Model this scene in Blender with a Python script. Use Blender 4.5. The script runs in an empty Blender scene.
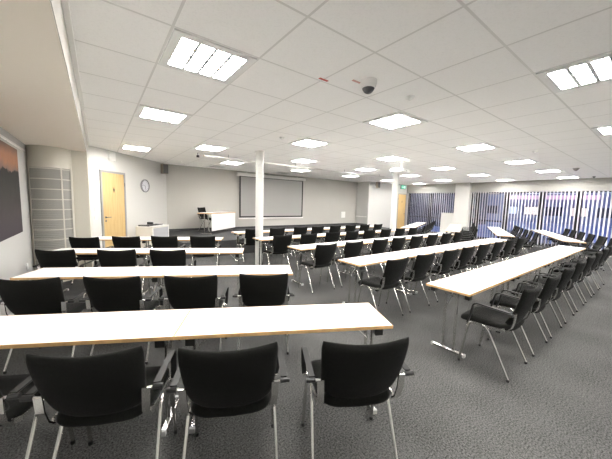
import bpy, bmesh, math, random
from mathutils import Vector, Matrix
random.seed(7)
U = 1.08                     # survey unit -> metres
SC = bpy.context.scene
COL = SC.collection
H = 1.458                    # eye height (survey units)
CEIL = 2.574
PI = math.pi

# ------------------------------------------------------------------ materials
def new_mat(name):
    m = bpy.data.materials.new(name); m.use_nodes = True
    nt = m.node_tree; b = nt.nodes['Principled BSDF']
    return m, nt, b

def mat(name, col, rough=.5, metal=0., spec=.5, bump=0., bscale=60., var=0., vscale=8.):
    m, nt, b = new_mat(name)
    b.inputs['Base Color'].default_value = (*col, 1)
    b.inputs['Roughness'].default_value = rough
    b.inputs['Metallic'].default_value = metal
    b.inputs['Specular IOR Level'].default_value = spec
    tc = nt.nodes.new('ShaderNodeTexCoord')
    if var > 0:
        n = nt.nodes.new('ShaderNodeTexNoise'); n.inputs['Scale'].default_value = vscale; n.inputs['Detail'].default_value = 4
        nt.links.new(tc.outputs['Object'], n.inputs['Vector'])
        r = nt.nodes.new('ShaderNodeValToRGB')
        r.color_ramp.elements[0].position = .3; r.color_ramp.elements[1].position = .7
        r.color_ramp.elements[0].color = (*[c * (1 - var) for c in col], 1)
        r.color_ramp.elements[1].color = (*[min(1, c * (1 + var)) for c in col], 1)
        nt.links.new(n.outputs['Fac'], r.inputs['Fac']); nt.links.new(r.outputs['Color'], b.inputs['Base Color'])
    if bump > 0:
        n2 = nt.nodes.new('ShaderNodeTexNoise'); n2.inputs['Scale'].default_value = bscale; n2.inputs['Detail'].default_value = 3
        nt.links.new(tc.outputs['Object'], n2.inputs['Vector'])
        bp = nt.nodes.new('ShaderNodeBump'); bp.inputs['Strength'].default_value = bump; bp.inputs['Distance'].default_value = .004
        nt.links.new(n2.outputs['Fac'], bp.inputs['Height']); nt.links.new(bp.outputs['Normal'], b.inputs['Normal'])
    return m

def emit(name, col, strength, base=(.8, .8, .8)):
    m, nt, b = new_mat(name)
    b.inputs['Base Color'].default_value = (*base, 1)
    b.inputs['Emission Color'].default_value = (*col, 1)
    b.inputs['Emission Strength'].default_value = strength
    return m

def math_node(nt, op, a, b=None, c=None):
    n = nt.nodes.new('ShaderNodeMath'); n.operation = op
    for k, v in enumerate((a, b, c)):
        if v is None: continue
        if isinstance(v, (int, float)): n.inputs[k].default_value = v
        else: nt.links.new(v, n.inputs[k])
    return n.outputs[0]

M = {}
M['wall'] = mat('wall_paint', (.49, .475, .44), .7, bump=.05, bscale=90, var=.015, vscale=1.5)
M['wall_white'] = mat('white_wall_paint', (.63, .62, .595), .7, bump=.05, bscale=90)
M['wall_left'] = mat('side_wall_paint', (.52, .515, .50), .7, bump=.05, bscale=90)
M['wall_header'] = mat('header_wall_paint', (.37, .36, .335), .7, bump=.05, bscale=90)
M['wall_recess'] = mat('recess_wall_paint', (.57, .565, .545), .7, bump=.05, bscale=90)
M['wall_cream'] = mat('cream_wall_paint', (.60, .575, .50), .55, bump=.04, bscale=70)
M['soffit'] = mat('soffit_paint', (.80, .735, .64), .75)
M['soffit_trim'] = mat('soffit_edge_paint', (.44, .425, .385), .6)
M['trim'] = mat('white_trim', (.82, .81, .78), .5)
M['post'] = mat('post_paint', (.66, .655, .63), .45)
M['skirt'] = mat('dark_skirting', (.035, .036, .038), .5)
M['white_plastic'] = mat('white_plastic', (.8, .8, .78), .35)
M['white_board'] = mat('white_laminate_board', (.84, .84, .82), .3)
M['table_white'] = mat('white_laminate', (.92, .915, .90), .32, bump=.02, bscale=200)
M['beech'] = mat('beech_edge', (.58, .36, .155), .45, var=.18, vscale=14)
M['fabric'] = mat('black_fabric', (.0085, .0086, .0076), .9, spec=.15, bump=.5, bscale=420, var=.25, vscale=160)
M['cap_grey'] = mat('grey_cap', (.42, .42, .41), .4)
M['arm_pad'] = mat('arm_pad', (.018, .018, .0175), .55, spec=.3)
_b = M['fabric'].node_tree.nodes['Principled BSDF']
_b.inputs['Sheen Weight'].default_value = .06; _b.inputs['Sheen Roughness'].default_value = .35
M['black_plastic'] = mat('black_plastic', (.014, .014, .014), .38)
M['chrome'] = mat('chrome', (.72, .71, .69), .22, 1.0)
M['steel'] = mat('satin_steel', (.20, .20, .195), .38, 1.0)
M['grey_metal'] = mat('grey_frame_paint', (.32, .325, .33), .4, .3)
M['light_frame'] = mat('light_frame', (.80, .80, .78), .5)
M['louvre_grid'] = mat('louvre_grid', (.55, .55, .55), .4)
M['lamp'] = emit('lamp_diffuser', (1.0, .972, .93), 34.0)
M['lamp_off'] = mat('unlit_diffuser', (.80, .80, .79), .35)
M['black_frame'] = mat('black_window_frame', (.012, .012, .014), .4)
M['slat'] = mat('blind_slat', (.80, .79, .80), .6, bump=.06, bscale=240)
M['screen'] = mat('screen_fabric', (.37, .362, .347), .85)
M['screen_black'] = mat('screen_border', (.012, .012, .012), .7)
M['speaker'] = mat('speaker_grey', (.12, .12, .115), .6)
M['sensor_grey'] = mat('sensor_grey', (.26, .26, .25), .5)
M['speaker_beige'] = mat('speaker_side', (.34, .30, .24), .6)
M['dome'] = mat('smoked_dome', (.05, .05, .055), .12)
M['red'] = mat('red_sticker', (.45, .03, .02), .5)
M['louvre_slat'] = mat('louvre_slat_grey', (.33, .325, .30), .5)
M['louvre_rail'] = mat('louvre_rail_white', (.60, .575, .51), .4)
M['cab'] = mat('cabinet_side', (.70, .67, .61), .45)
M['cab_grey'] = mat('cabinet_shutter', (.42, .42, .44), .4)
M['dark_dev'] = mat('device_black', (.02, .02, .022), .35)
M['clock_face'] = mat('clock_face', (.62, .62, .66), .4)
M['clock_rim'] = mat('clock_rim', (.22, .22, .225), .35)
M['exit_dark'] = mat('exit_housing', (.06, .16, .15), .4)
M['exit_green'] = emit('exit_sign_green', (.16, .72, .50), .32, (.1, .5, .35))
M['exit_white'] = emit('exit_sign_white', (.9, 1, .95), .5)
M['red_pale'] = mat('faded_red_sticker', (.55, .30, .26), .5)
M['wire'] = mat('picture_wire', (.5, .5, .5), .3, .8)

# wooden door
def wood_mat():
    m, nt, b = new_mat('door_veneer')
    tc = nt.nodes.new('ShaderNodeTexCoord'); mp = nt.nodes.new('ShaderNodeMapping')
    mp.inputs['Scale'].default_value = (14, 14, 1.1)
    nt.links.new(tc.outputs['Object'], mp.inputs['Vector'])
    n = nt.nodes.new('ShaderNodeTexNoise'); n.inputs['Scale'].default_value = 2.2; n.inputs['Detail'].default_value = 6; n.inputs['Distortion'].default_value = .4
    nt.links.new(mp.outputs['Vector'], n.inputs['Vector'])
    r = nt.nodes.new('ShaderNodeValToRGB')
    r.color_ramp.elements[0].position = .3; r.color_ramp.elements[1].position = .75
    r.color_ramp.elements[0].color = (.53, .36, .15, 1); r.color_ramp.elements[1].color = (.62, .45, .22, 1)
    nt.links.new(n.outputs['Fac'], r.inputs['Fac']); nt.links.new(r.outputs['Color'], b.inputs['Base Color'])
    b.inputs['Roughness'].default_value = .4
    return m
M['wood'] = wood_mat()

def carpet_mat(name, lo, hi):
    m, nt, b = new_mat(name)
    tc = nt.nodes.new('ShaderNodeTexCoord')
    n = nt.nodes.new('ShaderNodeTexNoise'); n.inputs['Scale'].default_value = 88; n.inputs['Detail'].default_value = 2.5; n.inputs['Roughness'].default_value = .85
    n2 = nt.nodes.new('ShaderNodeTexNoise'); n2.inputs['Scale'].default_value = 1.6; n2.inputs['Detail'].default_value = 3
    for k in (n, n2): nt.links.new(tc.outputs['Object'], k.inputs['Vector'])
    s = math_node(nt, 'MULTIPLY_ADD', n2.outputs['Fac'], .16, -.08)
    s = math_node(nt, 'ADD', n.outputs['Fac'], s)
    r = nt.nodes.new('ShaderNodeValToRGB')
    r.color_ramp.elements[0].position = .34; r.color_ramp.elements[1].position = .64
    r.color_ramp.elements[0].color = (*lo, 1); r.color_ramp.elements[1].color = (*hi, 1)
    nt.links.new(s, r.inputs['Fac']); nt.links.new(r.outputs['Color'], b.inputs['Base Color'])
    b.inputs['Roughness'].default_value = .95; b.inputs['Specular IOR Level'].default_value = .1
    bp = nt.nodes.new('ShaderNodeBump'); bp.inputs['Strength'].default_value = .5; bp.inputs['Distance'].default_value = .004
    nt.links.new(n.outputs['Fac'], bp.inputs['Height']); nt.links.new(bp.outputs['Normal'], b.inputs['Normal'])
    return m
M['carpet'] = carpet_mat('grey_carpet', (.014, .014, .014), (.150, .150, .146))
M['stage_carpet'] = carpet_mat('stage_carpet', (.045, .045, .046), (.09, .09, .091))

GX0, GY0, GA, GB = .4336, 1.4415, .6246, .627
def ceiling_mat():
    m, nt, b = new_mat('ceiling_tiles')
    tc = nt.nodes.new('ShaderNodeTexCoord'); sp = nt.nodes.new('ShaderNodeSeparateXYZ')
    nt.links.new(tc.outputs['Object'], sp.inputs[0])
    def line(sock, o, p):
        f = math_node(nt, 'MULTIPLY_ADD', sock, 1 / (p * U), -o / p + 100.5)
        f = math_node(nt, 'FRACT', f)
        f = math_node(nt, 'SUBTRACT', f, .5)
        f = math_node(nt, 'ABSOLUTE', f)
        return math_node(nt, 'LESS_THAN', f, .0085 / p)
    l = math_node(nt, 'MAXIMUM', line(sp.outputs[0], GX0, GA), line(sp.outputs[1], GY0, GB))
    n = nt.nodes.new('ShaderNodeTexNoise'); n.inputs['Scale'].default_value = 75; n.inputs['Detail'].default_value = 5
    nt.links.new(tc.outputs['Object'], n.inputs['Vector'])
    r = nt.nodes.new('ShaderNodeValToRGB'); r.color_ramp.elements[0].position = .33; r.color_ramp.elements[1].position = .5
    r.color_ramp.elements[0].color = (.915, .905, .885, 1); r.color_ramp.elements[1].color = (.955, .945, .925, 1)
    nt.links.new(n.outputs['Fac'], r.inputs['Fac'])
    mx = nt.nodes.new('ShaderNodeMix'); mx.data_type = 'RGBA'
    nt.links.new(l, mx.inputs['Factor']); nt.links.new(r.outputs['Color'], mx.inputs['A']); mx.inputs['B'].default_value = (.74, .73, .705, 1)
    nt.links.new(mx.outputs['Result'], b.inputs['Base Color'])
    b.inputs['Roughness'].default_value = .85
    bp = nt.nodes.new('ShaderNodeBump'); bp.inputs['Strength'].default_value = .25; bp.inputs['Distance'].default_value = .003
    nt.links.new(n.outputs['Fac'], bp.inputs['Height']); nt.links.new(bp.outputs['Normal'], b.inputs['Normal'])
    return m
M['ceiling'] = ceiling_mat()

def glass_mat():
    m, nt, b = new_mat('window_glass')
    out = nt.nodes['Material Output']
    t = nt.nodes.new('ShaderNodeBsdfTransparent'); t.inputs['Color'].default_value = (.93, .95, .96, 1)
    g = nt.nodes.new('ShaderNodeBsdfGlossy'); g.inputs['Roughness'].default_value = .02
    mx = nt.nodes.new('ShaderNodeMixShader'); mx.inputs[0].default_value = .06
    nt.links.new(t.outputs[0], mx.inputs[1]); nt.links.new(g.outputs[0], mx.inputs[2]); nt.links.new(mx.outputs[0], out.inputs['Surface'])
    return m
M['glass'] = glass_mat()

def poster_mat():
    # a sunset landscape photograph: orange sky over dark hills, dim violet foreground
    m, nt, b = new_mat('poster_print')
    tc = nt.nodes.new('ShaderNodeTexCoord'); sp = nt.nodes.new('ShaderNodeSeparateXYZ')
    nt.links.new(tc.outputs['Generated'], sp.inputs[0])
    n = nt.nodes.new('ShaderNodeTexNoise'); n.inputs['Scale'].default_value = 7; n.inputs['Detail'].default_value = 6
    nt.links.new(tc.outputs['Object'], n.inputs['Vector'])
    z = math_node(nt, 'ADD', sp.outputs[2], math_node(nt, 'MULTIPLY_ADD', n.outputs['Fac'], .16, -.08))
    r = nt.nodes.new('ShaderNodeValToRGB'); e = r.color_ramp.elements
    e[0].position = 0; e[0].color = (.048, .040, .048, 1)
    e[1].position = 1; e[1].color = (.20, .13, .10, 1)
    for p, c in ((.22, (.052, .044, .046)), (.42, (.036, .033, .031)), (.60, (.020, .019, .018)), (.715, (.013, .012, .011)), (.735, (.17, .11, .09)), (.82, (.29, .135, .075)), (.90, (.31, .155, .095))):
        k = e.new(p); k.color = (*c, 1)
    nt.links.new(z, r.inputs['Fac']); nt.links.new(r.outputs['Color'], b.inputs['Base Color'])
    b.inputs['Specular IOR Level'].default_value = .15; b.inputs['Roughness'].default_value = .7
    return m
M['poster'] = poster_mat()

# ------------------------------------------------------------------ mesh builder
class MB:
    def __init__(self): self.bm = bmesh.new()
    def box(self, lo, hi, rot=0., piv=None, bevel=0., seg=2):
        lo, hi = Vector(lo), Vector(hi)
        c = (lo + hi) / 2; s = hi - lo
        r = bmesh.ops.create_cube(self.bm, size=1.0)
        vs = r['verts']
        bmesh.ops.scale(self.bm, vec=s, verts=vs)
        bmesh.ops.translate(self.bm, vec=c, verts=vs)
        if bevel > 0:
            es = list({e for v in vs for e in v.link_edges})
            rb = bmesh.ops.bevel(self.bm, geom=es, offset=bevel, segments=seg, profile=.5, affect='EDGES')
            vs = list({v for v in rb['verts']} | {v for v in vs if v.is_valid})
        if rot:
            bmesh.ops.rotate(self.bm, cent=piv if piv is not None else c, matrix=Matrix.Rotation(rot, 3, 'Z'), verts=vs)
        return self
    def tube(self, pts, r, n=10, cap=True, sx=1., up=None):
        """round (or flattened, sx<1) tube along a polyline"""
        pts = [Vector(p) for p in pts]; rings = []
        for i, p in enumerate(pts):
            a = pts[max(0, i - 1)]; c = pts[min(len(pts) - 1, i + 1)]
            t = (c - a).normalized()
            ref = Vector(up) if up else (Vector((0, 0, 1)) if abs(t.z) < .9 else Vector((0, 1, 0)))
            x = t.cross(ref).normalized(); y = x.cross(t).normalized()
            rr = r[i] if isinstance(r, (list, tuple)) else r
            rings.append([self.bm.verts.new(p + x * math.cos(2 * PI * k / n) * rr + y * math.sin(2 * PI * k / n) * rr * sx) for k in range(n)])
        for a, b in zip(rings, rings[1:]):
            for k in range(n): self.bm.faces.new((a[k], a[(k + 1) % n], b[(k + 1) % n], b[k]))
        if cap:
            self.bm.faces.new(rings[0][::-1]); self.bm.faces.new(rings[-1])
        return self
    def strip(self, pts, w, t, wdir=(1, 0, 0)):
        """flat bar: width w along wdir, thickness t"""
        pts = [Vector(p) for p in pts]; W = Vector(wdir).normalized(); rings = []
        for i, p in enumerate(pts):
            d = (pts[min(len(pts) - 1, i + 1)] - pts[max(0, i - 1)]).normalized()
            nn = d.cross(W).normalized()
            rings.append([self.bm.verts.new(p + W * a * w / 2 + nn * b * t / 2) for a, b in ((-1, -1), (1, -1), (1, 1), (-1, 1))])
        for a, b in zip(rings, rings[1:]):
            for k in range(4): self.bm.faces.new((a[k], a[(k + 1) % 4], b[(k + 1) % 4], b[k]))
        self.bm.faces.new(rings[0][::-1]); self.bm.faces.new(rings[-1])
        return self
    def rings(self, rings, cap=True):
        rv = [[self.bm.verts.new(p) for p in r] for r in rings]; n = len(rv[0])
        for a, b in zip(rv, rv[1:]):
            for k in range(n): self.bm.faces.new((a[k], a[(k + 1) % n], b[(k + 1) % n], b[k]))
        if cap: self.bm.faces.new(rv[0][::-1]); self.bm.faces.new(rv[-1])
        return self
    def lathe(self, prof, n=24, c=(0, 0, 0)):
        return self.rings([[(c[0] + r * math.cos(2 * PI * k / n), c[1] + r * math.sin(2 * PI * k / n), c[2] + z) for k in range(n)] for r, z in prof])
    def prism(self, poly, z0, z1):
        b = [self.bm.verts.new((x, y, z0)) for x, y in poly]; t = [self.bm.verts.new((x, y, z1)) for x, y in poly]; n = len(poly)
        for k in range(n): self.bm.faces.new((b[k], b[(k + 1) % n], t[(k + 1) % n], t[k]))
        self.bm.faces.new(b[::-1]); self.bm.faces.new(t)
        return self
    def sheet(self, f, nu, nv):
        g = [[self.bm.verts.new(f(i / nu, j / nv)) for j in range(nv + 1)] for i in range(nu + 1)]
        for i in range(nu):
            for j in range(nv): self.bm.faces.new((g[i][j], g[i + 1][j], g[i + 1][j + 1], g[i][j + 1]))
        return self
    def merge(self, d=1e-5): bmesh.ops.remove_doubles(self.bm, verts=self.bm.verts, dist=d); return self
    def move(self, m):
        bmesh.ops.transform(self.bm, matrix=m, verts=self.bm.verts); return self
    def build(self, name, material, parent=None, smooth=False, loc=None, rotz=0., angle=40):
        bmesh.ops.recalc_face_normals(self.bm, faces=self.bm.faces)
        bmesh.ops.scale(self.bm, vec=(U, U, U), verts=self.bm.verts)
        me = bpy.data.meshes.new(name); self.bm.to_mesh(me); self.bm.free()
        me.materials.append(material)
        if smooth:
            for p in me.polygons: p.use_smooth = True
            me.set_sharp_from_angle(angle=math.radians(angle))
        o = bpy.data.objects.new(name, me); COL.objects.link(o)
        if parent is not None: o.parent = parent
        if loc is not None: o.location = Vector(loc) * U
        o.rotation_euler.z = rotz
        return o

def tag(o, label=None, cat=None, group=None, kind=None):
    if label: o['label'] = label
    if cat: o['category'] = cat
    if group: o['group'] = group
    if kind: o['kind'] = kind
    return o
def thing(name, loc, label, cat, group=None, rotz=0.):
    o = bpy.data.objects.new(name, None); COL.objects.link(o)
    o.location = Vector(loc) * U; o.rotation_euler.z = rotz; o.empty_display_size = .1
    return tag(o, label, cat, group)
def struct(o): o['kind'] = 'structure'; return o
def kids(o): return [c for c in bpy.data.objects if c.parent == o]
def copy_tree(o, parent=None, table=None):
    c = o.copy(); COL.objects.link(c)
    if parent is not None: c.parent = parent
    for ch in (table or {}).get(o.name, []): copy_tree(ch, c, table)
    return c
def tree_table(root):
    t = {}
    def rec(o):
        t[o.name] = kids(o)
        for k in t[o.name]: rec(k)
    rec(root); return t
def arc(c, r, a0, a1, n, plane='yz', x=0.):
    return [(x, c[0] + r * math.cos(a0 + (a1 - a0) * k / n), c[1] + r * math.sin(a0 + (a1 - a0) * k / n)) for k in range(n + 1)]

# ------------------------------------------------------------------ room shell
XL, XR, YB, YF = -.88, 14.0, -3.6, 10.0
D0, D1 = Vector((-.121, 7.79, 0)), Vector((1.81, 10.0, 0))
DU = (D1 - D0).normalized(); DN = Vector((DU.y, -DU.x, 0))      # into the room
DANG = math.atan2(DU.y, DU.x)
struct(MB().prism([(XL - .2, YB - .2), (XR + .3, YB - .2), (XR + .3, YF + .2), (XL - .2, YF + .2)], -.1, 0).build('floor', M['carpet']))
struct(MB().prism([(-.121, YB - .1), (XR + .2, YB - .1), (XR + .2, YF + .2), (-.121, YF + .2)], CEIL, CEIL + .1).build('ceiling', M['ceiling']))
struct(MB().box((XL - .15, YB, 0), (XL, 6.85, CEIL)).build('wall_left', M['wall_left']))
struct(MB().box((XL, YB, 2.25), (-.1255, 7.6, CEIL)).build('ceiling_soffit', M['soffit']))
struct(MB().box((-.125, YB, 2.252), (-.121, 7.6, CEIL)).build('trim_soffit', M['soffit_trim']))
struct(MB().box((-.121, YB, CEIL - .03), (-.09, 7.7, CEIL)).build('trim_ceiling', M['trim']))
struct(MB().prism([(-.335, 6.38), (-.121, 6.38), (-.121, 7.79), (-.335, 7.9)], 0, CEIL).build('wall_corner', M['wall_cream']))
# rounded bay between the poster wall and the corner wall
def bay(s, off=0.):
    # s 0..1 from wall_left to wall_corner, along a shallow convex curve
    a = math.radians(200 - 0) + 0
    x = XL + .545 * s
    y = 6.29 - .19 * math.sin(PI * min(1, s * .93 + .02)) ** .8 + .10 * s ** 3
    return Vector((x, y - off, 0))
NB = 28
bp = [bay(k / NB) for k in range(NB + 1)]
struct(MB().prism([(p.x, p.y) for p in bp] + [(-.335, 6.85), (XL, 6.85)], 0, 2.26).build('wall_bay', M['wall_cream'], smooth=True))
# door wall (diagonal) and front wall
def dw(s, z, d=0.):
    p = D0 + DU * s + DN * d; return Vector((p.x, p.y, z))
LEN = (D1 - D0).length
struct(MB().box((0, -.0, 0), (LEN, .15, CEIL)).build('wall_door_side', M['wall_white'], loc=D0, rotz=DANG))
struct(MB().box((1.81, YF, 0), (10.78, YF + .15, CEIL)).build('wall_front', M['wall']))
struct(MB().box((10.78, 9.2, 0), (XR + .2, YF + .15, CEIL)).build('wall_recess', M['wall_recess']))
struct(MB().box((XL - .1, YB - .15, 0), (XR + .2, YB, CEIL)).build('wall_back', M['wall_white']))
WH = 2.145
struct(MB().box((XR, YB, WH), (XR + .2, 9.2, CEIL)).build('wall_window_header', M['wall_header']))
struct(MB().box((13.75, 5.80, 0), (XR + .2, 6.43, CEIL)).build('wall_pier', M['wall_white']))
struct(MB().box((13.74, 6.43, 0), (13.93, 7.03, 1.10)).box((13.72, 6.431, 1.10), (13.95, 7.05, 1.125)).build('wall_parapet', M['wall_white']))
struct(MB().box((XR, 9.11, 0), (XR + .2, 9.2, WH)).build('trim_window_jamb', M['wall_white']))
# stage
SZ = .40
tag(struct(MB().prism([(1.62, 7.1), (10.72, 7.1), (10.72, YF), (1.9, YF), (1.62, 9.66)], 0.001, SZ).build('floor_stage', M['stage_carpet'])), 'low grey carpeted stage along the screen wall')
struct(MB().box((1.84, YF - .015, SZ), (10.76, YF, SZ + .065)).build('baseboard_front', M['skirt']))
struct(MB().box((10.765, 9.21, SZ), (10.78, YF - .016, SZ + .065)).build('baseboard_return', M['skirt']))
struct(MB().box((XL, YB, 0), (XL + .012, 6.1, .06)).build('baseboard_left', M['trim']))
struct(MB().box((XL, YB, 2.125), (XL + .015, 6.12, 2.15)).build('trim_picture_rail', M['trim']))

# round posts
for k, (x, y) in enumerate(((2.96, 5.72), (8.04, 5.74))):
    struct(MB().lathe([(.087 + k * .012, 0), (.087 + k * .012, CEIL - .02), (.102 + k * .012, CEIL - .018), (.102 + k * .012, CEIL)], 28, (x, y, 0)).build('column', M['post'], smooth=True))

# ------------------------------------------------------------------ doors
def door(n, origin, ang, w, h, jamb, handle_left, sign=False):
    d = thing('door_%d' % n, origin, None, None, rotz=ang); struct(d)
    f = MB()
    f.box((-.045, -.03, 0), (0, .001, h + .045)).box((w, -.03, 0), (w + .045, .001, h + .045)).box((0, -.03, h), (w, .001, h + .045))
    f.build('door_frame', jamb, d)
    MB().box((.004, -.02, .006), (w - .004, .0, h - .004)).build('door_leaf', M['wood'], d)
    hx = .07 if handle_left else w - .07; sg = 1 if handle_left else -1
    hd = MB(); hd.lathe([(.024, -.004), (.024, .004)], 16).move(Matrix.Translation((hx, -.026, .985)) @ Matrix.Rotation(PI / 2, 4, 'X'))
    hb = MB().tube([(hx, -.02, .985), (hx, -.06, .985), (hx + sg * .02, -.066, .985), (hx + sg * .11, -.066, .985)], .009, 8)
    hd.build('handle_rose', M['steel'], d); hb.build('door_handle', M['steel'], d, smooth=True)
    lk = MB(); lk.lathe([(.021, -.004), (.021, .004)], 16).move(Matrix.Translation((hx, -.026, .90)) @ Matrix.Rotation(PI / 2, 4, 'X')); lk.build('lock_rose', M['steel'], d)
    hg = w if handle_left else 0
    for z in (.25, h - .25): MB().tube([(hg, -.034, z - .045), (hg, -.034, z + .045)], .008, 8).build('hinge', M['steel'], d)
    if sign:
        s = MB().box((w / 2 - .028, -.024, 1.575), (w / 2 + .028, -.0202, 1.70), bevel=.002); s.build('door_sign', M['wood'], d)
        p = MB(); p.lathe([(.014, -.002), (.014, .002)], 14).move(Matrix.Translation((w / 2, -.0262, 1.683)) @ Matrix.Rotation(PI / 2, 4, 'X'))
        p.box((w / 2 - .021, -.028, 1.622), (w / 2 + .021, -.0242, 1.664)).box((w / 2 - .010, -.028, 1.580), (w / 2 + .010, -.0242, 1.622))
        p.build('pictogram', M['dark_dev'], d)
    return d
door(1, dw(.31, 0, .0), DANG, .70, 2.04, M['grey_metal'], True, True)
door(2, (13.20, 9.2, 0), 0, .70, 2.04, M['grey_metal'], False, True)

# ------------------------------------------------------------------ windows
WY = [9.11, 7.80, 6.43, 5.80, 5.53, 4.40, 3.22, 2.15, 1.06, -.04, -1.2, -2.4, -3.6]
spans = []
for a, b in zip(WY, WY[1:]):
    if (a, b) == (6.43, 5.80): continue
    spans.append((b, a))
for n, (a, b) in enumerate(spans, 1):
    w = thing('window_%d' % n, (XR + .10, (a + b) / 2, 0), None, None); struct(w)
    hw = (b - a) / 2; fw = .085
    f = MB()
    f.box((-.04, -hw, 0), (.04, -hw + fw, WH)).box((-.04, hw - fw, 0), (.04, hw, WH))
    f.box((-.04, -hw + fw, 0), (.04, hw - fw, .09)).box((-.04, -hw + fw, WH - .07), (.04, hw - fw, WH))
    if n in (1, 2, 3, 4): f.box((-.035, -hw + fw, .82), (.035, hw - fw, .88))
    f.build('window_frame', M['black_frame'], w)
    MB().box((-.006, -hw + fw, .09), (.006, hw - fw, WH - .07)).build('pane', M['glass'], w)
PHI = math.radians(40)
desc = {1: 'at the dark window beside the far door', 2: 'over the dark window beside the white pier', 3: 'at the narrow window strip just past the white pier',
        4: 'at the first wide window past the pier', 5: 'at the second wide window past the pier', 6: 'at the third wide window past the pier',
        7: 'at the fourth wide window past the pier', 8: 'at the fifth window past the pier'}
for n, (a, b) in enumerate(spans, 1):
    if n > 8: break
    bl = thing('vertical_blind', (XR - .075, (a + b) / 2, 0), 'white vertical slat blind half open ' + desc.get(n, 'at the window furthest behind the photographer'), 'blind', 'vertical blinds along the window wall')
    hw = (b - a) / 2
    MB().box((-.02, -hw + .003, WH - .035), (.02, hw - .003, WH - .002)).build('headrail', M['grey_metal'], bl)
    s = MB(); cnt = max(2, round((b - a) / .104)); st = (b - a) / cnt
    for k in range(cnt):
        y = -hw + st * (k + .5); ang = PHI + random.uniform(-.06, .06)
        dx, dy = .041 * math.cos(ang), .041 * math.sin(ang)
        nx, ny = -math.sin(ang) * .001, math.cos(ang) * .001
        q = [(-dx - nx, y - dy - ny), (dx - nx, y + dy - ny), (dx + nx, y + dy + ny), (-dx + nx, y - dy + ny)]
        s.prism(q, .03, WH - .035)
    s.build('slats', M['slat'], bl)

# ------------------------------------------------------------------ ceiling lights
def light(lit):
    root = thing('ceiling_light', (0, 0, CEIL), 'x', 'ceiling light')
    h = GA / 2 - .012; g = .062
    f = MB()
    f.box((-h, -h, -.012), (h, -h + g, 0)).box((-h, h - g, -.012), (h, h, 0)).box((-h, -h + g, -.012), (-h + g, h - g, 0)).box((h - g, -h + g, -.012), (h, h - g, 0))
    f.build('frame', M['light_frame'], root)
    i = h - g
    MB().box((-i, -i, -.005), (i, i, -.001)).build('diffuser', M['lamp'] if lit else M['lamp_off'], root)
    gr = MB()
    for k in range(1, 4):
        t = -i + 2 * i * k / 4
        gr.box((t - .011, -i, -.0105), (t + .011, i, -.0055)).box((-i, t - .013, -.0104), (i, t + .013, -.0056))
    gr.build('louvre_grid', M['louvre_grid'], root)
    return root
lit0 = light(True); off0 = light(False)
LT, OT = tree_table(lit0), tree_table(off0)
ordw = ['first', 'second', 'third', 'fourth', 'fifth', 'sixth', 'seventh', 'eighth']
rows = [(-2, (0, 4, 8, 12, 16, 20)), (1, (0, 4, 8, 12, 16, 20)), (4, (0, 4, 8, 12, 16, 20)), (7, (2, 6, 10, 14, 18)), (9, (0,)), (10, (4, 8, 12, 16, 20))]  # door-side lamp of the rearmost row here is unseen, added for illumination
rowname = {-2: 'sixth row out from the stage', 1: 'fifth row out from the stage', 4: 'fourth row out from the stage', 7: 'third row out from the stage', 10: 'second row out from the stage'}
first = True
for j, ii in rows:
    for k, i in enumerate(ii):
        o = lit0 if first else copy_tree(lit0, None, LT); first = False
        o.location = Vector((GX0 + (i + .5) * GA, GY0 + (j + .5) * GB, CEIL)) * U
        if j == 9: tag(o, 'lit square ceiling light close to the wooden door and wall clock', 'ceiling light', 'lit ceiling lights')
        else: tag(o, 'lit square ceiling light, %s, %s from the door side' % (rowname[j], ordw[k]), 'ceiling light', 'lit ceiling lights')
for j, ii in ((-5, (2, 6, 10, 14, 18)),):  # unseen lamp row behind the camera, added to help light the room
    for k, i in enumerate(ii):
        o = copy_tree(lit0, None, LT); o.location = Vector((GX0 + (i + .5) * GA, GY0 + (j + .5) * GB, CEIL)) * U
        tag(o, 'added unseen lit square ceiling light behind the photographer, %s from the door side' % ordw[k], 'ceiling light', 'lit ceiling lights')
for k, (i, j) in enumerate(((4, 12), (8, 12))):
    o = off0 if k == 0 else copy_tree(off0, None, OT)
    o.location = Vector((GX0 + (i + .5) * GA, GY0 + (j + .5) * GB, CEIL)) * U
    tag(o, ('unlit square ceiling light above the stage desk', 'unlit square ceiling light above the projection screen')[k], 'ceiling light', 'unlit stage ceiling lights')

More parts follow.
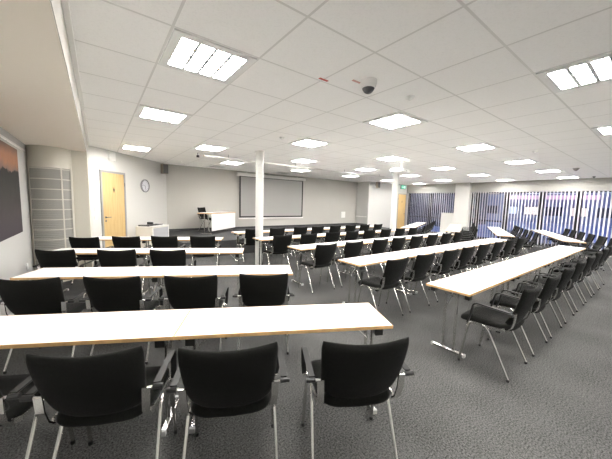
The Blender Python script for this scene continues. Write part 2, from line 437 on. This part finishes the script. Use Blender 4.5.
# ------------------------------------------------------------------ conference chair
def make_chair():
    root = thing('conference_chair', (0, 0, 0), 'x', 'chair')
    # seat cushion
    def outline(k, n, inset):
        a = 2 * PI * k / n; e = 2 / 6.5
        c, s = math.cos(a), math.sin(a)
        x = math.copysign(abs(c) ** e, c) * (.213 - inset); y = math.copysign(abs(s) ** e, s) * (.216 - inset)
        if y < 0: x *= 1 - .10 * (y / -.2) ** 2
        return x, y + .034
    rings = []
    for inset, z in ((.05, .396), (.014, .399), (.003, .408), (0, .421), (.003, .436), (.013, .447), (.035, .453), (.10, .452), (.16, .449)):
        r = []
        for k in range(44):
            x, y = outline(k, 44, inset)
            dz = -.016 * max(0, (y - .12) / .11) ** 2 + .020 * (x / .21) ** 2 * max(0, (-y) / .17) ** 1.5
            r.append((x, y, z + dz))
        rings.append(r)
    MB().rings(rings).build('seat', M['fabric'], root, smooth=True, angle=70)
    # backrest shell
    def lin(i, n):
        t = -1 + 2 * i / n
        return math.copysign(1 - (1 - abs(t)) ** 2.2, t)
    nu, nv, T = 22, 16, .0175
    def back(i, j, side):
        s, q = lin(i, nu), lin(j, nv); t = (q + 1) / 2
        w = .196 + .031 * t ** .8
        rad = (max(0, 1 - abs(s) ** 9)) ** .5 * (max(0, 1 - abs(q) ** 12)) ** .5
        x = s * w * (1 - .05 * (abs(q) ** 8))
        z = .432 + .362 * t + .014 * s * s * t * t + .045 * abs(s) ** 3 * (1 - t) ** 2
        y = -.125 - .115 * t - .014 * math.sin(PI * t) - .034 * (1 - s * s) * (.6 + .4 * t)
        return (x, y + side * T * rad, z + side * T * rad * .25)
    b = MB()
    for side in (-1, 1):
        b.sheet(lambda u, v: back(round(u * nu), round(v * nv), side), nu, nv)
    b.merge(2e-5)
    b.build('backrest', M['fabric'], root, smooth=True, angle=80)
    # frame under the seat
    fr = MB()
    for sx in (-1, 1):
        fr.strip([(sx * .219, .158, .398), (sx * .219, .10, .404), (sx * .219, 0, .406), (sx * .214, -.10, .412), (sx * .205, -.135, .422)], .010, .026, (1, 0, 0))
    fr.tube([(-.216, .12, .392), (.216, .12, .392)], .009, 8).tube([(-.214, -.03, .392), (.214, -.03, .392)], .009, 8)
    fr.build('seat_frame', M['chrome'], root)
    for sx in (-1, 1):
        MB().tube([(sx * .235, .20, .012), (sx * .226, .150, .345), (sx * .222, .136, .392), (sx * .220, .118, .404)], .0098, 10).build('leg', M['chrome'], root, smooth=True)
        MB().tube([(sx * .235, -.20, .012), (sx * .224, -.022, .368), (sx * .221, .004, .400), (sx * .2195, .03, .406)], .0105, 10).build('leg', M['chrome'], root, smooth=True)
        for y in (.20, -.20):
            MB().lathe([(.0125, 0), (.0135, .008), (.0125, .022)], 12, (sx * .2345, y + (-.0015 if y > 0 else .003), 0)).build('foot_cap', M['black_plastic'], root, smooth=True)
        # chrome bracket gripping the side of the back, with a stub out to the armrest
        MB().strip([(sx * .203, -.140, .410), (sx * .206, -.182, .455), (sx * .211, -.196, .51), (sx * .214, -.200, .585)], .034, .008, (1, 0, 0)).tube([(sx * .204, -.196, .579), (sx * .247, -.188, .579)], .0075, 8).build('back_bracket', M['chrome'], root)
        MB().tube([(sx * .240, -.189, .579), (sx * .284, -.186, .579)], .0125, 10).build('end_cap', M['black_plastic'], root, smooth=True)
        # armrest: flat steel rail with a black pad, black upright at the front
        top = [(sx * .256, -.183, .588), (sx * .257, -.06, .593), (sx * .257, .06, .598)] + [(sx * .257, .078 + .028 * math.sin(a), .570 + .028 * math.cos(a)) for a in (0, .5, 1.0, 1.4)]
        up = [top[-1], (sx * .252, .125, .47), (sx * .244, .146, .405), (sx * .232, .148, .388)]
        MB().strip(top[:4], .020, .007).build('arm_rail', M['steel'], root)
        MB().strip([(p[0], p[1], p[2] + .006) for p in top[:4]] , .030, .006).strip(top[3:] + up[1:], .028, .012).build('armrest', M['arm_pad'], root)
        MB().tube([(sx * .215, .148, .394), (sx * .252, .148, .394)], .011, 10).build('arm_bolt', M['chrome'], root, smooth=True)
    MB().box((-.20, -.10, .374), (-.155, -.065, .400), bevel=.004).build('linking_clip', M['black_plastic'], root)
    return root
chair0 = make_chair(); CT = tree_table(chair0); chair_used = [False]
def put_chair(x, y, rz, label, group=None, z=0., jit=True):
    o = copy_tree(chair0, None, CT) if chair_used[0] else chair0
    chair_used[0] = True
    if jit: rz += jit * random.uniform(-.045, .045); x += jit * random.uniform(-.012, .012); y += jit * random.uniform(-.012, .012)
    o.location = Vector((x, y, z)) * U; o.rotation_euler.z = rz
    tag(o, label, 'chair', group); return o

# ------------------------------------------------------------------ folding table
TL, TD, TZ = 1.38, .425, .655
def make_table(L=TL, D=TD, name='folding_table'):
    """origin at near-edge middle on the floor; y = depth"""
    root = thing(name, (0, 0, 0), 'x', 'table')
    h = L / 2 - .0005; e = .006
    MB().box((-h + e, e, TZ - .0215), (h - e, D - e, TZ)).build('tabletop', M['table_white'], root)
    r = MB()
    r.box((-h, 0, TZ - .0215), (h, e, TZ - .0003)).box((-h, D - e, TZ - .0215), (h, D, TZ - .0003))
    r.box((-h, e, TZ - .0215), (-h + e, D - e, TZ - .0003)).box((h - e, e, TZ - .0215), (h, D - e, TZ - .0003))
    r.build('edge_band', M['beech'], root)
    MB().box((-h + .16, D / 2 - .02, TZ - .047), (h - .16, D / 2 + .02, TZ - .0225)).build('underframe', M['black_plastic'], root)
    for sx in (-1, 1):
        x = sx * (L / 2 - .085); c = D / 2 - .015
        lg = MB()
        for y in (c - .055, c + .055): lg.tube([(x, y, .02), (x, y, TZ - .022)], .0125, 12)
        lg.tube([(x, c - .055, TZ - .075), (x, c + .055, TZ - .075)], .007, 8)
        leg = lg.build('leg', M['chrome'], root, smooth=True)
        MB().box((x - .018, c - .150, .006), (x + .018, c + .150, .030), bevel=.006).build('foot_bar', M['chrome'], leg)
        for y in (c - .157, c + .157):
            MB().box((x - .0195, y - .012, .0), (x + .0195, y + .012, .032), bevel=.005).build('foot_cap', M['cap_grey'], leg)
        MB().tube([(x, c + .045, TZ - .20), (x - sx * .17, c + .045, TZ - .035)], .005, 6).build('stay', M['chrome'], root)
        for y in (.045, D - .045):
            MB().box((x - .028, y - .022, TZ - .078), (x + .028, y + .022, TZ - .0216), bevel=.004).build('mounting_block', M['black_plastic'], root)
    return root
table0 = make_table(); TT = tree_table(table0); table_used = [False]
def put_table(x, y, rz, label, group):
    o = copy_tree(table0, None, TT) if table_used[0] else table0
    table_used[0] = True
    o.location = Vector((x, y, 0)) * U; o.rotation_euler.z = rz
    tag(o, label, 'table', group); return o

# ---- door-side block (rows angled towards the screen), near-edge end at the aisle
LA = math.radians(-27.5); lu = Vector((math.cos(LA), math.sin(LA), 0)); ln = Vector((-lu.y, lu.x, 0))
Lends = [(1.55, 1.06), (1.74, 2.53), (1.78, 3.99), (1.98, 5.50)]
Lch = [[(1.135, 1.05), (.56, 1.37), (.04, 1.67), (-.47, 1.95)], [(1.30, 2.41), (.74, 2.665), (.19, 2.97), (-.37, 3.24)],
       [(.82, 4.12), (.26, 4.42), (-.32, 4.74)], [(1.61, 5.31), (1.03, 5.595), (.475, 5.80), (-.09, 5.96)]]
Lrow = ['row of the door-side block farthest from the stage', 'third row from the stage, door-side block', 'second row from the stage, door-side block', 'row of the door-side block nearest the stage']
Lrow = ['fourth row from the stage', 'third row from the stage', 'second row from the stage', 'first row before the stage']
for r in range(4):
    for k in range(2):
        p = Vector((*Lends[r], 0)) - lu * (TL * (k + .5))
        put_table(p.x, p.y, LA, 'white folding table, door-side block, %s, at the %s' % (Lrow[r], ('aisle end', 'poster wall end')[k]), 'folding tables in the door-side block')
    for k, (x, y) in enumerate(Lch[r]):
        put_chair(x, y, LA + math.radians((-1, 1, 2, 0)[k] if r == 0 else 0), 'black armchair, door-side block, %s, %s seat from the aisle end' % (Lrow[r], ordw[k + (1 if r == 2 else 0)]), 'chairs in the door-side block', jit=r in (1, 2))
# ---- centre block
Ry = [1.06, 2.42, 3.78, 5.12, 6.42]; Rx = [2.70, 2.73, 2.75, 2.71, 2.74]
Cy = [.91, 2.24, 3.57, 4.88, 6.19]
Rrow = ['fifth row from the stage', 'fourth row from the stage', 'third row from the stage', 'second row from the stage', 'first row before the stage']
for r in range(5):
    for k in range(4):
        put_table(Rx[r] + TL * (k + .5), Ry[r], 0, 'white folding table, centre block, %s, %s from the door side' % (Rrow[r], ordw[k]), 'folding tables in the centre block')
    tl = [Rx[r] + TL * q + d for q in range(4) for d in (.085, TL - .085)]
    for k in range(8):
        cx = (2.935, 3.63, 4.275, 4.97, 5.655, 6.32, 7.03, 7.65)[k] if r == 0 else 2.945 + .655 * k
        while any(abs(cx + d - t) < .045 for d in (-.235, .235) for t in tl): cx += .01
        put_chair(cx, Cy[r], 0, 'black armchair, centre block, %s, %s seat from the door side' % (Rrow[r], ordw[k]), 'chairs in the centre block', jit=0 if r == 0 else .5)
# ---- window-side block
WA = math.radians(23.5); wu = Vector((math.cos(WA), math.sin(WA), 0)); wn = Vector((-wu.y, wu.x, 0))
Wst = [(9.58, 1.24), (9.37, 2.64), (9.15, 4.03), (8.72, 5.42)]
Wrow = ['fourth row from the stage', 'third row from the stage', 'second row from the stage', 'first row before the stage']
for r in range(4):
    s = Vector((*Wst[r], 0))
    for k in range(3):
        p = s + wu * (TL * (k + .5))
        put_table(p.x, p.y, WA, 'white folding table, window-side block, %s, %s from the aisle' % (Wrow[r], ordw[k]), 'folding tables in the window-side block')
    for k in range(6):
        p = s + wu * (-.27 + .70 * k) - wn * .18
        if k == 0: p = p + wu * .04
        put_chair(p.x, p.y, WA, 'black armchair, window-side block, %s, %s seat from the aisle' % (Wrow[r], ordw[k]), 'chairs in the window-side block')

# ------------------------------------------------------------------ stage desk and chair
DR = math.radians(41)
dk = thing('stage_desk', (3.33, 8.86, SZ), 'stage desk with beech top edge and white front panel', 'desk', rotz=DR)
Ld, Dd = 1.55, .50; hd_ = Ld / 2
MB().box((-hd_ + .004, .004, TZ - .02), (hd_ - .004, Dd - .004, TZ + .005)).build('tabletop', M['table_white'], dk)
MB().box((-hd_, 0, TZ - .02), (hd_, .004, TZ + .004)).box((-hd_, Dd - .004, TZ - .02), (hd_, Dd, TZ + .004)).box((-hd_, .004, TZ - .02), (-hd_ + .004, Dd - .004, TZ + .004)).box((hd_ - .004, .004, TZ - .02), (hd_, Dd - .004, TZ + .004)).build('edge_band', M['beech'], dk)
for sx in (-1, 1):
    x = sx * (hd_ - .09)
    lg = MB()
    for y in (.18, .32): lg.tube([(x, y, .02), (x, y, TZ - .02)], .0135, 12)
    leg = lg.build('leg', M['chrome'], dk, smooth=True)
    MB().box((x - .02, .06, 0), (x + .02, .44, .03), bevel=.006).build('foot_bar', M['chrome'], leg)
MB().box((-hd_ + .01, .012, .115), (hd_ - .01, .030, TZ - .021)).build('modesty_panel', M['white_board'], dk)
put_chair(2.95, 9.42, math.radians(-139), 'black armchair standing on the stage behind the desk', None, z=SZ, jit=False)

# ------------------------------------------------------------------ projection screen
sc_ = thing('projection_screen', (0, YF, 0), 'wide grey projection screen with black border on the stage wall', 'projection screen')
x0, x1, z0, z1 = 4.30, 7.27, .815, 2.40
MB().box((x0, -.055, z0), (x1, -.050, z1)).build('screen_cloth', M['screen'], sc_)
bd = MB(); w_ = .055
bd.box((x0 - .002, -.0565, z0), (x0 + w_, -.0503, z1)).box((x1 - w_, -.0565, z0), (x1 + .002, -.0503, z1)).box((x0 + w_, -.0565, z0), (x1 - w_, -.0503, z0 + w_)).box((x0 + w_, -.0565, z1 - .03), (x1 - w_, -.0503, z1))
bd.build('border', M['screen_black'], sc_)
MB().box((x0 - .10, -.11, z1 - .01), (x1 + .10, -.005, z1 + .105), bevel=.012).build('screen_housing', M['trim'], sc_)
for x in (x0 + .3, x1 - .3): MB().box((x - .03, -.03, z1 + .106), (x + .03, 0, z1 + .135)).build('mounting_bracket', M['trim'], sc_)
MB().box((x0 - .04, -.065, z0 - .055), (x1 + .04, -.045, z0 - .003), bevel=.006).build('bottom_bar', M['trim'], sc_)

# ------------------------------------------------------------------ projector
pj = thing('projector', (6.21, 4.31, 0), 'white ceiling projector on a short pole near the second post', 'projector', rotz=math.radians(12))
b = MB(); b.box((-.25, -.17, 2.275), (.25, .17, 2.365), bevel=.035, seg=4); b.build('body', M['white_plastic'], pj, smooth=True)
MB().tube([(.08, 0, 2.365), (.08, 0, CEIL)], .018, 12).lathe([(.06, CEIL - .012), (.06, CEIL)], 16, (.08, 0, 0)).build('ceiling_mount', M['white_plastic'], pj, smooth=True)
lz = MB(); lz.lathe([(.045, -.03), (.045, .03)], 20).move(Matrix.Translation((-.02, .185, 2.32)) @ Matrix.Rotation(PI / 2, 4, 'X')); lz.build('lens', M['dome'], pj, smooth=True)
MB().box((.245, -.11, 2.295), (.30, .11, 2.35), bevel=.01).build('vent_grille', M['speaker'], pj)
MB().lathe([(.012, -.003), (.012, .003)], 12).move(Matrix.Translation((-.03, -.171, 2.315)) @ Matrix.Rotation(PI / 2, 4, 'X')).build('sensor_eye', M['dome'], pj)

# ------------------------------------------------------------------ wall and ceiling fittings
def on_door_wall(name, s, z, label, cat): return thing(name, dw(s, z), label, cat, rotz=DANG)
ck = on_door_wall('wall_clock', 1.84, 1.81, 'round wall clock with dark rim beside the door', 'clock')
rx = Matrix.Rotation(PI / 2, 4, 'X')
MB().lathe([(.175, 0), (.185, .012), (.185, .035), (.165, .045), (.155, .036), (.155, .0)], 40).move(rx).build('rim', M['clock_rim'], ck, smooth=True)
MB().lathe([(.154, .005), (.154, .024)], 40).move(rx).build('dial', M['clock_face'], ck)
MB().strip([(0, -.027, 0), (.004, -.027, -.10)], .010, .003, (1, 0, 0)).build('hour_hand', M['dark_dev'], ck)
MB().strip([(0, -.030, .0), (-.115, -.030, .02)], .007, .003, (0, 0, 1)).build('minute_hand', M['dark_dev'], ck)
tk = MB()
for k in range(12):
    a = PI * k / 6
    tk.box((-.004, -.0262, .118), (.004, -.0242, .142)) if k == 0 else tk.strip([(.118 * math.sin(a), -.0252, .118 * math.cos(a)), (.142 * math.sin(a), -.0252, .142 * math.cos(a))], .002, .008, (0, 1, 0))
tk.build('hour_marking', M['dark_dev'], ck)
ab = on_door_wall('alarm_sounder', .64, 2.33, 'white box fixed to the wall above the wooden door', 'wall box')
MB().box((-.095, -.05, 0), (.095, 0, .215), bevel=.012).build('casing', M['white_plastic'], ab, smooth=True)
MB().box((-.06, -.054, .03), (.06, -.0505, .185), bevel=.002).build('cover_plate', M['light_frame'], ab)
for k, z in enumerate((1.18, .99)):
    sw = on_door_wall('light_switch', .12, z, ('upper white switch plate beside the wooden door', 'lower white switch plate beside the wooden door')[k], 'switch')
    MB().box((-.04, -.012, -.04), (.04, 0, .04), bevel=.003).build('plate', M['white_plastic'], sw)
    MB().box((-.025, -.017, -.025), (.025, -.0125, .025), bevel=.002).build('rocker', M['light_frame'], sw)

def speaker(name, loc, rz, label):
    s = thing(name, loc, label, 'speaker', rotz=rz)
    MB().box((-.085, -.09, 0), (.085, .06, .29), bevel=.012).build('cabinet', M['speaker_beige'], s)
    MB().box((-.075, -.100, .01), (.075, -.0905, .28), bevel=.004).build('grille', M['speaker'], s)
    MB().box((-.02, .06, .12), (.02, .14, .17)).build('bracket', M['speaker'], s)
    return s
p = dw(2.50, 0, .20)
speaker('wall_speaker', (p.x, p.y, 2.22), math.radians(18), 'small grey loudspeaker high in the corner by the clock wall')
speaker('wall_speaker', (11.25, 9.06, 2.28), 0, 'small grey loudspeaker high on the recess wall beside the second post')

# dome camera, detectors, stickers
cm = thing('dome_camera', (2.01, 1.78, CEIL), 'white dome camera with smoked lens on the ceiling', 'camera')
MB().lathe([(.074, 0), (.074, -.02), (.068, -.05), (.062, -.070)], 28).build('housing', M['white_plastic'], cm, smooth=True)
MB().lathe([(.056, -.0705), (.050, -.085), (.036, -.103), (.016, -.115), (.003, -.118)], 28).build('dome', M['dome'], cm, smooth=True)
for k, (x, y, rz, l) in enumerate(((1.685, 2.03, .5, 'small red sticker on the ceiling grid line'), (1.94, 1.865, .2, 'faint red sticker on the ceiling tile beside the dome camera'))):
    t = MB().box((-.05, -.012, -.003), (.05, .012, 0)).build('ceiling_sticker', M['red_pale'] if k else M['red'], loc=(x, y, CEIL), rotz=rz * 0)
    tag(t, l, 'sticker')
def detector(x, y, label, r=.045):
    d = thing('smoke_detector', (x, y, CEIL), label, 'detector', 'ceiling detectors')
    MB().lathe([(r, 0), (r, -.010), (r * .8, -.022), (r * .45, -.030)], 24).build('detector_body', M['white_plastic'], d, smooth=True)
    MB().lathe([(r * .3, -.0305), (r * .28, -.036)], 12).build('sensor_tip', M['light_frame'], d)
detector(2.62, 1.755, 'small white ceiling detector next to the dome camera')
detector(2.61, 4.23, 'small white ceiling detector in front of the first post')
detector(6.87, 1.75, 'small white ceiling detector over the centre block tables')
detector(5.58, 2.58, 'small white ceiling detector beside a lit panel, over the centre aisle')
detector(2.04, 9.0, 'small white ceiling detector near the corner loudspeaker', .04)
cm2 = thing('ceiling_sensor', (10.38, 1.72, CEIL), 'grey cone sensor hanging from the ceiling over the window-side block', 'sensor')
MB().lathe([(.075, -.006), (.07, -.02), (.04, -.055), (.012, -.08)], 20).build('sensor_cone', M['sensor_grey'], cm2, smooth=True)
MB().lathe([(.115, 0), (.115, -.006)], 20).build('mounting_ring', M['white_plastic'], cm2)
sd = thing('ceiling_sensor', (13.3, 1.74, CEIL), 'tiny dark sensor on the ceiling next to the window header', 'sensor')
MB().lathe([(.04, 0), (.035, -.03), (.01, -.05)], 14).build('sensor_cone', M['speaker'], sd, smooth=True)
# suspended bar in front of the stage
pb = thing('suspended_bar', (0, 6.72, 0), 'thin white bar hung just under the ceiling in front of the stage', 'ceiling bar')
MB().tube([(2.05, 0, CEIL - .085), (8.7, 0, CEIL - .085)], .02, 10).build('bar', M['trim'], pb, smooth=True)
for x in (2.62, 4.62, 6.6, 8.4): MB().tube([(x, 0, CEIL - .10), (x, 0, CEIL)], .005, 6).build('hanger', M['speaker'], pb)
MB().lathe([(.02, -.02), (.02, .02)], 10).move(Matrix.Translation((2.03, 0, CEIL - .085)) @ Matrix.Rotation(PI / 2, 4, 'Y')).build('end_cap', M['speaker_beige'], pb)
cl = thing('ceiling_spotlight', (1.97, 7.0, CEIL), 'small dark spotlight under the ceiling beside the suspended bar', 'spotlight')
MB().tube([(0, 0, 0), (0, 0, -.05)], .01, 8).build('stem', M['dark_dev'], cl)
MB().lathe([(.02, -.05), (.034, -.06), (.034, -.10), (.026, -.105)], 14).build('lamp_head', M['dark_dev'], cl, smooth=True)
# exit sign above the far door
ex = thing('exit_sign', (13.58, 9.2, 2.44), 'green running man exit sign above the far door', 'exit sign')
MB().box((-.22, -.05, -.105), (.22, -.0, .105), bevel=.006).build('housing', M['exit_dark'], ex)
MB().box((-.20, -.054, -.09), (.20, -.0505, .09)).build('sign_face', M['exit_green'], ex)
fg = MB(); yq = -.057
fg.lathe([(.018, -.001), (.018, .001)], 12).move(Matrix.Translation((.045, yq, .058)) @ rx)
for pts in ([(.035, yq, .040), (.01, yq, -.010)], [(.01, yq, -.010), (.045, yq, -.035), (.030, yq, -.075)], [(.01, yq, -.010), (-.03, yq, -.030), (-.06, yq, -.025)], [(.035, yq, .035), (.075, yq, .015)], [(.03, yq, .035), (-.01, yq, .03), (-.02, yq, 0)]):
    fg.strip(pts, .003, .015, (0, 1, 0))
fg.box((.09, yq - .001, -.075), (.15, yq + .001, .07)).strip([(-.085, yq, 0), (-.16, yq, 0)], .003, .016, (0, 1, 0)).strip([(-.13, yq, .03), (-.165, yq, 0), (-.13, yq, -.03)], .003, .014, (0, 1, 0))
fg.build('pictogram', M['exit_white'], ex)
# socket panel, radiator pipe / rail on the return wall
so = thing('wall_panel', (9.84, YF, .885), 'small pale access panel low on the stage wall', 'wall panel')
MB().box((-.14, -.018, -.14), (.14, 0, .16), bevel=.004).build('panel_plate', M['light_frame'], so)
MB().box((-.10, -.022, -.10), (.10, -.0185, .12), bevel=.002).build('panel_door', M['trim'], so)
rl = thing('wall_rail', (10.78, 9.6, .80), 'short white rail on the side wall at the end of the stage', 'rail')
MB().box((-.09, -.36, 0), (-.05, .34, .04), bevel=.006).build('rail_bar', M['trim'], rl)
for y in (-.3, .28): MB().box((-.05, y - .015, .008), (0, y + .015, .032)).build('bracket', M['trim'], rl)

# poster on the left wall
po = thing('landscape_poster', (XL, 0, 0), 'large sunset landscape print hanging on the white side wall', 'poster')
MB().box((.004, 3.15, .945), (.022, 5.50, 2.075)).build('print', M['poster'], po)
for y in (3.5, 5.0): MB().tube([(.012, y, 2.07), (.012, y, 2.14)], .003, 6).build('hanging_wire', M['wire'], po)
sk = thing('power_socket', (XL, 5.72, .40), 'white power socket low on the side wall under the poster', 'socket')
MB().box((0, -.045, -.045), (.012, .045, .045), bevel=.003).build('plate', M['white_plastic'], sk)
MB().box((.0125, -.022, -.022), (.015, .022, .022), bevel=.001).build('outlet', M['light_frame'], sk)

# curved louvre screen on the bay
lv = thing('louvre_screen', (0, 0, 0), 'tall curved grey louvre screen in the rounded corner behind the tables', 'louvre screen')
def bayband(off0, off1, s0, s1, z0, z1, n=26):
    b = MB(); lo = []
    a = [bay(s0 + (s1 - s0) * k / n, off0) for k in range(n + 1)]; c = [bay(s0 + (s1 - s0) * k / n, off1) for k in range(n + 1)]
    b.prism([(p.x, p.y) for p in a] + [(p.x, p.y) for p in c[::-1]], z0, z1); return b
def addband(b, *a):
    x = bayband(*a); me = bpy.data.meshes.new('t'); x.bm.to_mesh(me); x.bm.free(); b.bm.from_mesh(me); bpy.data.meshes.remove(me)
LVT = 1.93
bayband(.002, .010, .03, .97, .05, LVT).build('backing', M['louvre_slat'], lv, smooth=True)
ls = MB(); lr = MB(); z = LVT - .045; per = .165
while z > .2:
    addband(lr, .030, .042, .06, .96, z + .002, z + .016)
    for q in range(5):
        zz = z - .012 - q * .0295
        addband(ls, .012, .034, .06, .96, zz - .021, zz)
    z -= per
ls.build('slats', M['louvre_slat'], lv, smooth=True); lr.build('rails', M['louvre_rail'], lv, smooth=True)
fr = MB(); addband(fr, .011, .055, .02, .98, LVT - .02, LVT + .02, ); addband(fr, .011, .055, .03, .055, .05, LVT, 3); addband(fr, .046, .056, .755, .785, .05, LVT, 3); addband(fr, .011, .055, .965, .985, .05, LVT, 3)
fr.build('frame', M['louvre_rail'], lv, smooth=True)

# AV cabinet standing against the door wall
ca = thing('media_cabinet', (1.10, 8.05, 0), 'low pale cabinet with grey shutter front beside the door', 'cabinet', rotz=DANG)
cw, cd, chh = .74, .45, .73
MB().box((0, 0, 0.04), (cw, cd, chh - .02)).build('body', M['cab'], ca)
MB().box((-.01, -.012, chh - .02), (cw + .01, cd, chh)).build('cabinet_top', M['trim'], ca)
MB().box((.035, -.012, .08), (cw - .035, -.001, chh - .05)).build('shutter', M['cab_grey'], ca)
MB().box((0.002, -.013, .05), (.033, -.0012, chh - .021)).box((cw - .033, -.013, .05), (cw - .002, -.0012, chh - .021)).build('front_trim', M['trim'], ca)
MB().box((.02, .02, 0), (cw - .02, cd - .02, .04)).build('plinth', M['skirt'], ca)
def at_cab(x, y): v = Vector((1.10, 8.05, 0)) + DU * x + Vector((-DU.y, DU.x, 0)) * y; return (v.x, v.y, chh)
d1 = thing('media_player', at_cab(.10, .25), 'flat black device on the end of the cabinet', 'device', rotz=DANG)
MB().box((-.07, -.15, .0), (.07, .15, .035), bevel=.004).build('casing', M['dark_dev'], d1)
MB().box((-.072, -.10, .010), (-.0705, .10, .024)).build('display', M['speaker'], d1)
d2 = thing('desk_phone', at_cab(.33, .22), 'black conference phone on the cabinet top', 'device', rotz=DANG)
MB().box((-.10, -.09, 0), (.10, .09, .04), bevel=.01).build('base', M['dark_dev'], d2)
MB().box((-.095, -.08, .041), (-.045, .08, .10), bevel=.012).build('handset', M['dark_dev'], d2)
d3 = thing('laptop', at_cab(.58, .24), 'closed black laptop lying on the cabinet', 'laptop', rotz=DANG + .1)
MB().box((-.14, -.10, 0), (.14, .10, .014), bevel=.004).build('base', M['dark_dev'], d3)
MB().box((-.14, -.10, .0145), (.14, .10, .022), bevel=.003).build('lid', M['black_plastic'], d3)

# ------------------------------------------------------------------ outside at dusk
M['snow'] = mat('wet_paving', (.20, .25, .42), .6, var=.2, vscale=.6)
M['fac_light'] = mat('pale_facade', (.30, .34, .46), .7, var=.08, vscale=1)
M['fac_dark'] = mat('dark_facade', (.05, .055, .075), .6)
M['out_glass'] = mat('dusk_glass', (.03, .035, .05), .08)
M['lit_win'] = emit('lit_window', (1, .72, .45), .42)
M['lit_cool'] = emit('lit_window_cool', (.50, .66, 1), .34)
M['pink'] = emit('pink_sign', (1.0, .38, .50), .30)
struct(MB().box((XR + .3, -40, -.22), (60, 40, -.12)).build('outside_street', M['snow']))
def building(name, x, y0, y1, h, mat_wall, label, floors, seed, sign_z=None, glow=.5):
    rnd = random.Random(seed)
    b = thing(name, (x, (y0 + y1) / 2, -.12), label, 'building')
    hy = (y1 - y0) / 2; fh = h / floors
    MB().box((0, -hy, 0), (8, hy, h)).build('wall', mat_wall, b)
    MB().box((-.3, -hy - .1, h), (8.1, hy + .1, h + .25)).build('roof', M['fac_dark'], b)
    for f in range(min(floors, 3)):
        n = max(2, int((y1 - y0) / 1.9)); st = (y1 - y0) / n
        for k in range(n):
            yy = -hy + st * (k + .5); z = f * fh + fh * .34; w = st * .36
            fr = MB().box((-.06, yy - w, z), (-.002, yy + w, z + fh * .42)).build('window', M['fac_dark'], b)
            q = rnd.random()
            MB().box((-.075, yy - w + .08, z + .06), (-.0605, yy + w - .08, z + fh * .42 - .06)).build('pane', M['lit_win'] if q < .14 * glow * 2 else (M['lit_cool'] if q < .5 * glow * 2 else M['out_glass']), fr)
    if sign_z:
        MB().box((-.25, -hy * .55, sign_z), (-.08, hy * .4, sign_z + .45)).build('fascia_sign', M['pink'], b)
building('street_building', 36, -22, -1, 9, M['fac_light'], 'pale office block across the street facing the window-side block', 4, 3, 2.2)
building('street_building', 40, 1, 17, 9.5, M['fac_light'], 'pale office block with a long pink sign across the street', 4, 8, 2.6)
building('street_building', 21, 10.5, 40, 9, M['fac_dark'], 'dark building across the street beyond the window nearest the far door', 4, 5, None, .2)

# ------------------------------------------------------------------ world
W = bpy.data.worlds.new('dusk'); SC.world = W; W.use_nodes = True
nt = W.node_tree; bg = nt.nodes['Background']
tc = nt.nodes.new('ShaderNodeTexCoord'); sp = nt.nodes.new('ShaderNodeSeparateXYZ'); nt.links.new(tc.outputs['Generated'], sp.inputs[0])
rp = nt.nodes.new('ShaderNodeValToRGB'); e = rp.color_ramp.elements
e[0].position = .0; e[0].color = (.50, .52, .80, 1); e[1].position = .5; e[1].color = (.13, .22, .62, 1)
nt.links.new(sp.outputs[2], rp.inputs['Fac']); nt.links.new(rp.outputs['Color'], bg.inputs['Color']); bg.inputs['Strength'].default_value = .72

# ------------------------------------------------------------------ camera
yaw, pitch, roll = .6458, -.0974, .0262
cy, sy, cp, sp_ = math.cos(yaw), math.sin(yaw), math.cos(pitch), math.sin(pitch)
f = Vector((sy * cp, cy * cp, sp_)); r = Vector((cy, -sy, 0)); u = r.cross(f)
r2 = r * math.cos(roll) + u * math.sin(roll); u2 = -r * math.sin(roll) + u * math.cos(roll)
cam = bpy.data.cameras.new('camera'); co = bpy.data.objects.new('camera', cam); COL.objects.link(co)
m3 = Matrix((r2, u2, -f)).transposed()
co.matrix_world = Matrix.Translation(Vector((0, 0, H)) * U) @ m3.to_4x4()
cam.sensor_fit = 'HORIZONTAL'; cam.sensor_width = 36; cam.lens = 36 * 276.63 / 612; cam.clip_start = .05; cam.clip_end = 300
SC.camera = co

# ------------------------------------------------------------------ view
vs = SC.view_settings
vs.view_transform = 'Standard'; vs.look = 'None'; vs.exposure = 1.5; vs.gamma = 1.0; vs.use_curve_mapping = False
SC.cycles.max_bounces = 12; SC.cycles.diffuse_bounces = 8; SC.cycles.glossy_bounces = 4; SC.cycles.transparent_max_bounces = 12
SC.cycles.sample_clamp_indirect = 10.0
SC.cycles.use_denoising = True
